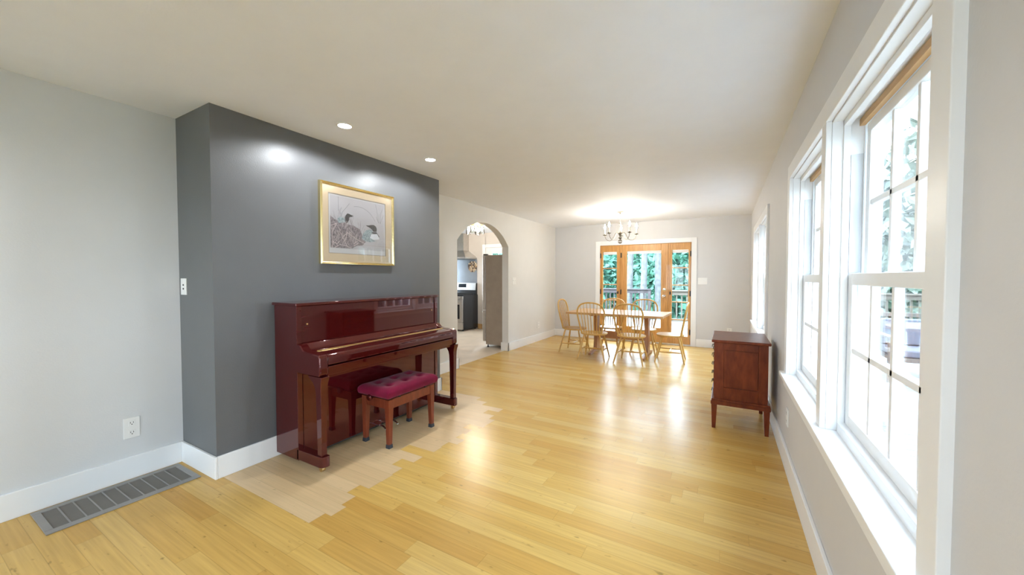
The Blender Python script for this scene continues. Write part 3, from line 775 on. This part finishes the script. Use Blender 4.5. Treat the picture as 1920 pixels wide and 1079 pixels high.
# ------------------------------------------------------------------ recessed lights (visible pair, and an unseen pair added to fill the near half)
def downlight(x, y, label, group=None):
    r = thing('recessed_downlight', label, 'ceiling light', (x, y, H), group)
    MB().lathe([(.047, H-.0005), (.062, H-.001), (.062, H-.005), (.050, H-.009), (.047, H-.003)], (x, y, 0), 32).obj('trim_ring', M['plate'], r)
    MB().lathe([(0, H-.001), (.047, H-.001), (.046, H-.006), (0, H-.007)], (x, y, 0), 32).obj('lens', M['lens'], r)
    return r
LIGHTS = []
downlight(-2.585, 1.923, 'lit recessed ceiling light nearest the picture, closest to the viewer'); LIGHTS.append((-2.585, 1.923))
downlight(-2.582, 2.894, 'lit recessed ceiling light above the far end of the piano'); LIGHTS.append((-2.582, 2.894))
for k, (x, y) in enumerate(((-2.585, -.9), (-.75, -.9))):
    downlight(x, y, 'added unseen recessed fill light in the near half of the room', 'added fill lights in the near half of the room'); LIGHTS.append((x, y))

# ------------------------------------------------------------------ cherry chest of drawers
ck = thing('chest_of_drawers', 'dark cherry chest of drawers on tapered legs under the windows', 'chest', (.135, 4.26, 0))
kx0, kx1, ky0, ky1 = -.080, .338, 3.940, 4.58
MB().box(kx0-.022, kx1+.018, ky0-.022, ky1+.02, .797, .822).obj('top', M['cherry'], ck, bevel=.007, seg=3)
MB().box(kx0+.012, kx1, ky0+.012, ky1-.012, .27, .797).obj('carcass', M['cherry'], ck)
def side(y0, y1, yp0, yp1):
    mb = MB(); rect_ring(mb, 'y', y0, y1, (kx0, kx1, .275, .797), (kx0+.078, kx1-.072, .385, .730)); sp_ = mb.obj('side_frame', M['cherry'], ck, bevel=.002)
    MB().box(kx0+.081, kx1-.075, yp0, yp1, .388, .727).obj('side_panel', M['cherry'], sp_)
side(ky0, ky0+.016, ky0+.005, ky0+.013); side(ky1-.016, ky1, ky1-.013, ky1-.005)
nd = 6; zz0, zz1 = .285, .792
for k in range(nd):
    z0 = zz0+(zz1-zz0)*k/nd+.003; z1 = zz0+(zz1-zz0)*(k+1)/nd-.003
    d = MB().box(kx0-.004, kx0+.014, ky0+.022, ky1-.022, z0, z1).obj('drawer', M['cherry'], ck, bevel=.003)
    for y in (ky0+.13, ky1-.13):
        mb = MB(); zc = (z0+z1)/2+.006
        mb.box(kx0-.007, kx0-.004, y-.032, y+.032, zc-.012, zc+.012)
        mb.tube([(kx0-.006, y-.026, zc), (kx0-.018, y-.024, zc), (kx0-.020, y-.015, zc-.020), (kx0-.020, y+.015, zc-.020), (kx0-.018, y+.024, zc), (kx0-.006, y+.026, zc)], .0028, 8)
        mb.obj('pull', M['blackm'], d)
mb = MB(); mb.box(kx0-.018, kx1+.018, ky0-.018, ky1+.018, .255, .275); mb.box(kx0-.024, kx1+.022, ky0-.024, ky1+.024, .222, .258)
mb.obj('base_moulding', M['cherry'], ck, bevel=.005)
for x, sx in ((kx0-.020, 1), (kx1+.018, -1)):
    for y, sy in ((ky0-.020, 1), (ky1+.020, -1)):
        def ring(a, w, z): return [(x+sx*a, y+sy*a, z), (x+sx*(a+w), y+sy*a, z), (x+sx*(a+w), y+sy*(a+w), z), (x+sx*a, y+sy*(a+w), z)]
        MB().loft([ring(.008, .030, 0), ring(.002, .047, .222)]).obj('leg', M['cherry'], ck, bevel=.002)

# ------------------------------------------------------------------ kitchen beyond the arch
KX0, KYB = -8.0, 8.41
box('floor_kitchen', M['tile'], KX0, -3.63, 3.0, KYB+.1, -.12, 0, kind='structure')
mb = MB(); mb.box(-5.6, -4.8, KYB, KYB+.1, 2.182, H); mb.box(KX0, -5.587, KYB, KYB+.1, 0, H); mb.box(-4.70, XA-AT, KYB, KYB+.1, 0, H); mb.box(-4.8, -4.70, KYB, KYB+.1, 2.182, H)
mb.obj('wall_kitchen_far', M['kitchen'], kind='structure')
mb = MB(); wy0, wy1 = 6.3, 7.5
mb.box(KX0-.1, KX0, 2.9, wy0, 0, H); mb.box(KX0-.1, KX0, wy1, KYB+.1, 0, H); mb.box(KX0-.1, KX0, wy0, wy1, 0, 1.1); mb.box(KX0-.1, KX0, wy0, wy1, 2.1, H)
mb.obj('wall_kitchen_left', M['kitchen'], kind='structure')
box('wall_kitchen_near', M['kitchen'], KX0-.1, XB-.05, 2.9, 3.0, 0, H, kind='structure')
w8 = thing('window_8', None, None, (KX0-.05, 6.9, 1.1), kind='structure')
mb = MB(); rect_ring(mb, 'x', KX0-.09, KX0-.02, (wy0, wy1, 1.1, 2.1), (wy0+.06, wy1-.06, 1.16, 2.04)); mb.box(KX0-.09, KX0-.02, wy0, wy1, 1.58, 1.62); mb.obj('frame', M['trim'], w8, bevel=.003)
MB().box(KX0-.057, KX0-.053, wy0+.05, wy1-.05, 1.15, 2.05).obj('glass', M['glass'], w8)
mb = MB(); mb.box(-5.835, -5.70, KYB-.015, KYB, 0, .13); mb.obj('baseboard_kitchen', M['raww'], kind='structure')
# door with upper glass on the kitchen's far wall
mb = MB(); mb.box(-5.681, -5.587, KYB-.02, KYB, 0, 2.27); mb.box(-4.70, -4.606, KYB-.02, KYB, 0, 2.27); mb.box(-5.587, -4.70, KYB-.02, KYB, 2.182, 2.27)
mb.obj('trim_5', M['trim'], bevel=.003, kind='structure')
d2 = thing('door_2', None, None, (-5.14, KYB+.04, 0), kind='structure')
mb = MB(); rect_ring(mb, 'y', KYB+.01, KYB+.055, (-5.583, -4.704, 0, 2.178), (-5.40, -4.88, .95, 2.025)); lf = mb.obj('door_leaf', M['trim'], d2, bevel=.004)
MB().box(-5.405, -4.875, KYB+.03, KYB+.034, .945, 2.03).obj('glass', M['glass'], lf)

# range
RX1, RX0, RY0, RY1 = -5.835, -6.595, 7.705, 8.398
rg = thing('gas_range', 'stainless and black gas range seen through the arch', 'stove', ((RX0+RX1)/2, 8.05, 0))
MB().box(RX0, RX1, RY0+.045, RY1, .03, .905).obj('body', M['black'], rg, bevel=.003)
mb = MB()
for x in (RX0+.05, RX1-.05):
    for y in (RY0+.09, RY1-.06): mb.cyl((x, y, 0), (x, y, .03), .02, seg=10)
mb.obj('feet', M['blackm'], rg)
MB().box(RX0, RX1, RY0+.02, RY1, .905, .930).obj('cooktop', M['black'], rg, bevel=.004)
ct = MB().box(RX0, RX1, RY0+.006, RY0+.045, .825, .905).obj('control_panel', M['steel'], rg, bevel=.004)
for k in range(5):
    x = RX0+.10+k*.14; MB().cyl((x, RY0-.022, .868), (x, RY0+.006, .868), .020, .024, 16).obj('knob', M['steel'], ct)
dr = MB().box(RX0+.004, RX1-.004, RY0, RY0+.045, .235, .820).obj('oven_door', M['steel'], rg, bevel=.004)
MB().box(RX0+.09, RX1-.09, RY0-.003, RY0+.004, .32, .69).obj('oven_window', M['black'], dr)
mb = MB(); mb.cyl((RX0+.05, RY0-.045, .765), (RX1-.05, RY0-.045, .765), .012, seg=12)
for x in (RX0+.08, RX1-.08): mb.cyl((x, RY0-.045, .765), (x, RY0, .765), .008, seg=8)
mb.obj('handle', M['steel'], dr)
MB().box(RX0+.004, RX1-.004, RY0, RY0+.045, .045, .225).obj('drawer', M['steel'], rg, bevel=.004)
bg = MB().prism([(RY1-.085, .930), (RY1-.055, 1.235), (RY1, 1.235), (RY1, .930)], 'x', RX0+.002, RX1-.014).obj('backguard', M['black'], rg, bevel=.003)
fp = MB().prism([(RY1-.088, 1.045), (RY1-.062, 1.240), (RY1-.045, 1.240), (RY1-.070, 1.045)], 'x', RX0+.004, RX1-.02).obj('control_fascia', M['steel'], bg, bevel=.003)
MB().prism([(RY1-.0865, 1.115), (RY1-.0705, 1.215), (RY1-.066, 1.215), (RY1-.080, 1.115)], 'x', RX0+.17, RX1-.335).obj('display', M['display'], bg)
mb = MB()
for cx_ in (RX0+.20, RX0+.56):
    for dx in (-.15, -.05, .05, .15): mb.box(cx_+dx-.006, cx_+dx+.006, RY0+.07, RY1-.13, .952, .964)
    for y in (RY0+.08, RY0+.24, RY0+.40, RY0+.55): mb.box(cx_-.17, cx_+.17, y-.006, y+.006, .944, .956)
    for dx in (-.165, .165):
        for y in (RY0+.08, RY0+.55): mb.box(cx_+dx-.006, cx_+dx+.006, y-.006, y+.006, .930, .954)
mb.obj('grates', M['blackm'], rg)

# backsplash, hood and wall ornament
tag(MB().box(RX0-.0, -5.862, KYB-.007, KYB, .905, 1.882).obj('backsplash_panel', M['splash']), 'blue grey backsplash panel on the kitchen wall behind the range', 'backsplash')
hd = thing('range_hood', 'stainless chimney range hood above the gas range', 'range hood', (-6.24, 8.2, 1.889))
hx0, hx1, hy0, hy1 = -6.60, -5.862, 7.87, KYB-.001
tx0, tx1, ty0 = -6.395, -6.138, 8.165
def rr4(x0, x1, y0, y1, z): return [(x0, y0, z), (x1, y0, z), (x1, y1, z), (x0, y1, z)]
cn = MB().loft([rr4(hx0, hx1, hy0, hy1, 1.889), rr4(hx0, hx1, hy0, hy1, 1.925), rr4(tx0, tx1, ty0, hy1, 2.115)]).obj('canopy', M['steel'], hd, bevel=.002)
MB().box(hx0+.03, hx1-.03, hy0+.03, hy1-.05, 1.883, 1.889).obj('filter', M['steel'], cn)
MB().box(tx0, tx1, ty0, hy1, 2.115, H-.002).obj('chimney', M['steel'], hd, bevel=.003)
dc = thing('wall_ornament', 'round wall ornament of brown wood blocks under the range hood', 'wall ornament', (-6.0, KYB-.006, 1.69))
rr = random.Random(11); mb = [MB(), MB(), MB()]
for row in range(7):
    z = 1.555+row*.042
    half = math.sqrt(max(0, .150**2-(z-1.69)**2)); x = -6.005-half
    while x < -6.005+half-.02:
        w = rr.uniform(.035, .06); d = rr.uniform(.012, .035)
        mb[rr.randrange(3)].box(x, min(x+w, -6.005+half), KYB-.006-d, KYB-.006, z-.019, z+.019); x += w+.002
for q, nm, mm in zip(mb, ('dark_blocks', 'tan_blocks', 'pale_blocks'), ('deco1', 'deco2', 'deco3')): q.obj(nm, M[mm], dc, bevel=.003)

# refrigerator
FXb, FXd, FXf, FY0, FY1 = -3.722, -4.150, -4.222, 6.25, 7.12
fr = thing('refrigerator', 'tall stainless refrigerator seen through the arch', 'refrigerator', (-3.95, 6.68, 0))
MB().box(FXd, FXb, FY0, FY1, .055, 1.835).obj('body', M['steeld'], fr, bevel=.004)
for z0, z1, nm in ((.115, .735, 'freezer_drawer'), (.742, 1.832, 'door')):
    if nm == 'door':
        for y0, y1, hy in ((FY0, (FY0+FY1)/2-.003, (FY0+FY1)/2-.05), ((FY0+FY1)/2+.003, FY1, (FY0+FY1)/2+.05)):
            dd = MB().box(FXf, FXd-.008, y0, y1, z0, z1).obj(nm, M['steel'], fr, bevel=.006)
            mb = MB(); mb.cyl((FXf-.045, hy, .95), (FXf-.045, hy, 1.62), .011, seg=12)
            for z in (1.0, 1.57): mb.cyl((FXf-.045, hy, z), (FXf, hy, z), .008, seg=8)
            mb.obj('handle', M['steel'], dd)
    else:
        dd = MB().box(FXf, FXd-.008, FY0, FY1, z0, z1).obj(nm, M['steel'], fr, bevel=.006)
        mb = MB(); mb.cyl((FXf-.05, FY0+.04, .69), (FXf-.05, FY1-.04, .69), .012, seg=12)
        for y in (FY0+.06, FY1-.06): mb.cyl((FXf-.05, y, .69), (FXf, y, .69), .009, seg=8)
        mb.obj('handle', M['steel'], dd)
mb = MB(); mb.box(FXf+.01, FXd+.03, FY0+.004, FY0+.05, 1.835, 1.858); mb.box(FXf+.01, FXd+.03, FY1-.05, FY1-.004, 1.835, 1.858); mb.obj('hinge_cover', M['blackm'], fr, bevel=.004)
mb = MB()
for x in (FXd+.03, FXb-.03):
    for y in (FY0+.035, FY1-.035): mb.lathe([(.024, 0), (.024, .012), (.012, .018), (.012, .056)], (x, y, 0), 12)
mb.obj('foot', M['blackm'], fr)

# kitchen ceiling light with glass jars
kx, ky = -4.79, 6.80
kl = thing('jar_ceiling_light', 'brass ceiling light with clear glass jar shades seen through the arch', 'ceiling light', (kx, ky, H))
MB().lathe([(0, H), (.205, H), (.21, H-.008), (.20, H-.020), (.07, H-.028), (0, H-.028)], (kx, ky, 0), 32).obj('canopy', M['brass'], kl)
for k in range(4):
    a = math.radians(15+90*k); jx, jy = kx+.155*math.cos(a), ky+.155*math.sin(a)
    MB().lathe([(.012, H-.02), (.012, H-.05), (.040, H-.055), (.040, H-.080), (.0, H-.080)], (jx, jy, 0), 18).obj('socket', M['brass'], kl)
    jr = MB().lathe([(.036, H-.070), (.040, H-.085), (.056, H-.105), (.058, H-.20), (.052, H-.235), (.048, H-.236), (.054, H-.20), (.052, H-.108), (.036, H-.088), (.033, H-.070)], (jx, jy, 0), 22).obj('jar_shade', M['jar'], kl)
    MB().lathe([(.012, H-.080), (.012, H-.10), (.016, H-.125), (.015, H-.150), (.006, H-.172), (0, H-.175)], (jx, jy, 0), 16).obj('bulb', M['kbulb'], jr)

# ------------------------------------------------------------------ outside: deck, railings, lawn, trees
dk = MB()
def boards(x0, x1, y0, y1):
    y = y0
    while y < y1-.02: dk.box(x0, x1, y, min(y+.138, y1), -.11, -.075); y += .144
boards(-9.5, 4.6, YF+.75, 13.75); boards(XR+RT+.04, 4.6, -4.5, YF+.75-.006); boards(-3.6, XR+RT, YF+.24, YF+.75-.006)
do = dk.obj('deck_floor', M['deck'], kind='structure')
box('ground_lawn', M['lawn'], -40, 40, -25, 60, -1.4, -1.2, kind='structure')
def railing(label, x0, y0, x1, y1, m, posts, group='deck railings'):
    r = thing('deck_railing', label, 'railing', ((x0+x1)/2, (y0+y1)/2, -.075))
    L_ = math.hypot(x1-x0, y1-y0); ux, uy = (x1-x0)/L_, (y1-y0)/L_
    def slab(mb, a, b, w, z0, z1, off=0.):
        pts = [(x0+ux*s-uy*t, y0+uy*s+ux*t) for s, t in ((a, off-w/2), (b, off-w/2), (b, off+w/2), (a, off+w/2))]
        mb.prism(pts, 'z', z0, z1)
    mb = MB(); slab(mb, 0, L_, .14, .955, .995); mb.obj('cap_rail', m, r, bevel=.004)
    mb = MB(); slab(mb, 0, L_, .04, .84, .955); mb.obj('upper_rail', m, r)
    mb = MB(); slab(mb, 0, L_, .04, .02, .11); mb.obj('lower_rail', m, r)
    for s in posts: mb = MB(); slab(mb, s-.05, s+.05, .10, -.075, .955); mb.obj('post', m, r, bevel=.004)
    s = .10
    while s < L_-.05 :
        if min(abs(s-p) for p in posts) > .07:
            mb = MB(); slab(mb, s-.018, s+.018, .036, .05, .90, .038); mb.obj('baluster', m, r)
        s += .145
railing('deck railing coloured as shaded wood behind the patio door, running across the yard', -8.2, 13.5, -2.20, 13.5, M['rail'], (.06, 2.0, 4.0, 5.94))
railing('deck railing coloured as lit wood outside the sidelight nearest the windows', -1.55, 12.6, 4.45, 12.6, M['raillit'], (.06, 2.0, 4.0, 5.94))
railing('brown deck railing outside the side windows', 4.5, -3.5, 4.5, 12.5, M['rail'], (.06, 2.7, 5.4, 8.0, 10.7, 13.3, 15.94))

def crown_mesh(name, m, n, rx, rz, ls, seed):
    rn = random.Random(seed); mb = MB()
    for i in range(n):
        while True:
            p = Vector((rn.uniform(-1, 1), rn.uniform(-1, 1), rn.uniform(-1, 1)))
            if .35 < p.length < 1: break
        p = Vector((p.x*rx, p.y*rx, p.z*rz))
        d = Vector((rn.gauss(0, 1), rn.gauss(0, 1), rn.gauss(0, 1))).normalized(); e = d.orthogonal().normalized(); f = d.cross(e)
        a = rn.uniform(0, 6.28); u = e*math.cos(a)+f*math.sin(a); w = d.cross(u); s = ls*rn.uniform(.6, 1.3)
        mb.face([mb.bm.verts.new(p+q) for q in (-u*s, -w*s*.45+d*s*.1, u*s, w*s*.45+d*s*.1)])
    return mb
def tree(label, x, y, crown_src, cz, trunk_r, trunk_h, lean, group):
    r = thing('tree', label, 'tree', (x, y, -1.2), group)
    c = crown_src.copy(); COL.objects.link(c); c.parent = r; c.location = (lean*.8, 0, cz); c.rotation_euler = (0, 0, random.uniform(0, 6.28)); c.name = 'crown'
    MB().tube([(x, y, -1.25), (x+lean*.15, y, -1.2+trunk_h*.3), (x+lean*.5, y+.1, -1.2+trunk_h*.65), (x+lean, y, -1.2+trunk_h)], [trunk_r*1.25, trunk_r, trunk_r*.9, trunk_r*.6], 12).obj('trunk', M['bark'], r)
    return r
def first(mb, m):
    o = mb.obj('crown', m, None, smooth=False); COL.objects.unlink(o); return o
G1 = first(crown_mesh('c', M['leaf'], 3600, 2.9, 4.4, .30, 1), M['leaf'])
G2 = first(crown_mesh('c', M['leaf'], 3600, 2.8, 4.0, .30, 2), M['leaf'])
G3 = first(crown_mesh('c', M['leafp'], 4200, 3.0, 4.9, .28, 3), M['leafp'])
G4 = first(crown_mesh('c', M['leaf'], 700, .34, 2.2, .16, 4), M['leaf'])
LBT = 'dense green tree in the wood beyond the deck railing'
for row, (y0, n, x0) in enumerate(((26.0, 5, -15.5), (33.0, 6, -20.0), (40.0, 6, -22.0))):
    for i in range(n):
        tree(LBT, x0+i*6.1+(row % 2)*1.0, y0+.3*(i % 2), (G1, G2)[(i+row) % 2], 2.6+row*.7, .2, 4.5+row, random.uniform(-.3, .3), 'trees of the wood beyond the deck')
for i, (x, y, ln) in enumerate(((-4.15, 19.0, .5), (-3.45, 18.8, .45), (-2.75, 19.0, -.35))):
    tree(('pale trunk tree beyond the door glass, nearest the hinged side', 'pale leaning trunk tree seen in the middle of the door glass', 'pale trunk tree beyond the door glass, nearest the lock side')[i],
         x, y, G4, 12.5, .135, 11.5, ln, None)
for i, (x, y) in enumerate(((10.0, 3.0), (9.6, 9.6), (11.4, 16.2), (7.4, 19.4), (4.4, 24.6), (10.8, 25.0), (8.0, 31.0), (14.4, 32.0), (17.0, 21.0), (11.5, -4.0))):
    tree('pale leafy tree beyond the deck outside the side windows', x, y, G3, 4.4, .2, 6.0, .3, 'trees outside the side windows')

# patio chair on the deck
pc = thing('patio_chair', 'wooden patio chair with grey lilac cushions on the deck outside the nearest window', 'chair', (2.30, 7.45, -.075))
pw = M['patio']
def pbox(name, m, a, b, c, d, e, f, parent, bev=.004): return MB().box(2.30+a, 2.30+b, 7.45+c, 7.45+d, -.075+e, -.075+f).obj(name, m, parent, bevel=bev)
for x in (-.31, .26):
    for y in (-.33, .28): pbox('leg', pw, x, x+.05, y, y+.05, 0, .62 if y < 0 else .98, pc)
    pbox('armrest', pw, x-.02, x+.07, -.36, .33, .62, .65, pc)
pbox('seat_frame', pw, -.26, .26, -.33, .33, .30, .36, pc)
for z in (.46, .60, .74, .88): pbox('back_slat', pw, -.26, .26, .285, .31, z, z+.06, pc)
pbox('seat_cushion', M['lilac'], -.255, .255, -.33, .27, .361, .47, pc, .03)
pbox('back_cushion', M['lilac'], -.25, .25, .16, .283, .472, .86, pc, .03)

# ------------------------------------------------------------------ light: sky through the glass, ceiling fittings, two of them added unseen
w = bpy.data.worlds.new('sky'); S.world = w; w.use_nodes = True; nt = w.node_tree
bgd = nt.nodes['Background']; tc = N(nt, 'ShaderNodeTexCoord'); sp = N(nt, 'ShaderNodeSeparateXYZ'); nt.links.new(tc.outputs['Generated'], sp.inputs[0])
cr = N(nt, 'ShaderNodeValToRGB'); e = cr.color_ramp.elements; e[0].position = 0; e[0].color = (.74, .88, 1, 1); e[1].position = .8; e[1].color = (.60, .80, 1, 1)
nt.links.new(sp.outputs['Z'], cr.inputs['Fac']); nt.links.new(cr.outputs['Color'], bgd.inputs['Color'])
bgd.inputs['Strength'].default_value = 10.5

def portal(name, loc, rot, sx, sy):
    l = bpy.data.lights.new(name, 'AREA'); l.shape = 'RECTANGLE'; l.size = sx; l.size_y = sy; l.cycles.is_portal = True
    o = bpy.data.objects.new(name, l); COL.objects.link(o); o.location = loc; o.rotation_euler = rot
for a, b in WIN: portal('window_portal', (.592, (a+b)/2, 1.4), (0, PI/2, 0), 1.5, b-a+.05)
portal('window_portal', ((DX0+DX1)/2, YF+.15, 1.05), (-PI/2, 0, 0), 1.9, 2.2)
portal('window_portal', ((NX0+NX1)/2, YN-.15, 1.4), (PI/2, 0, 0), 1.9, 1.5)
portal('window_portal', (KX0-.11, 6.9, 1.6), (0, -PI/2, 0), 1.0, 1.2)
for i, (x, y) in enumerate(LIGHTS):
    l = bpy.data.lights.new('downlight_beam', 'SPOT'); l.energy = 27 if i < 2 else 15; l.color = (.93, .965, 1); l.spot_size = math.radians(162); l.spot_blend = .30  # weaker beams belong to the added fill pair
    l.shadow_soft_size = .047
    o = bpy.data.objects.new('downlight_beam', l); COL.objects.link(o); o.location = (x, y, H-.012)

# ------------------------------------------------------------------ camera
cd = bpy.data.cameras.new('camera'); cd.sensor_width = 36; cd.lens = 36*704.4845/1920; cd.clip_start = .02; cd.clip_end = 200
cam = bpy.data.objects.new('camera', cd); COL.objects.link(cam); cam.location = (0, 0, 1.40)
cam.rotation_euler = (PI/2-.0279, 0, .5164)
S.camera = cam
vs = S.view_settings; S.display_settings.display_device = 'sRGB'
vs.view_transform = 'Standard'; vs.look = 'None'; vs.gamma = 1; vs.use_curve_mapping = False; vs.exposure = 1.24
S.cycles.use_denoising = True
S.cycles.max_bounces = 10; S.cycles.diffuse_bounces = 6; S.cycles.transparent_max_bounces = 24
S.cycles.sample_clamp_indirect = 8
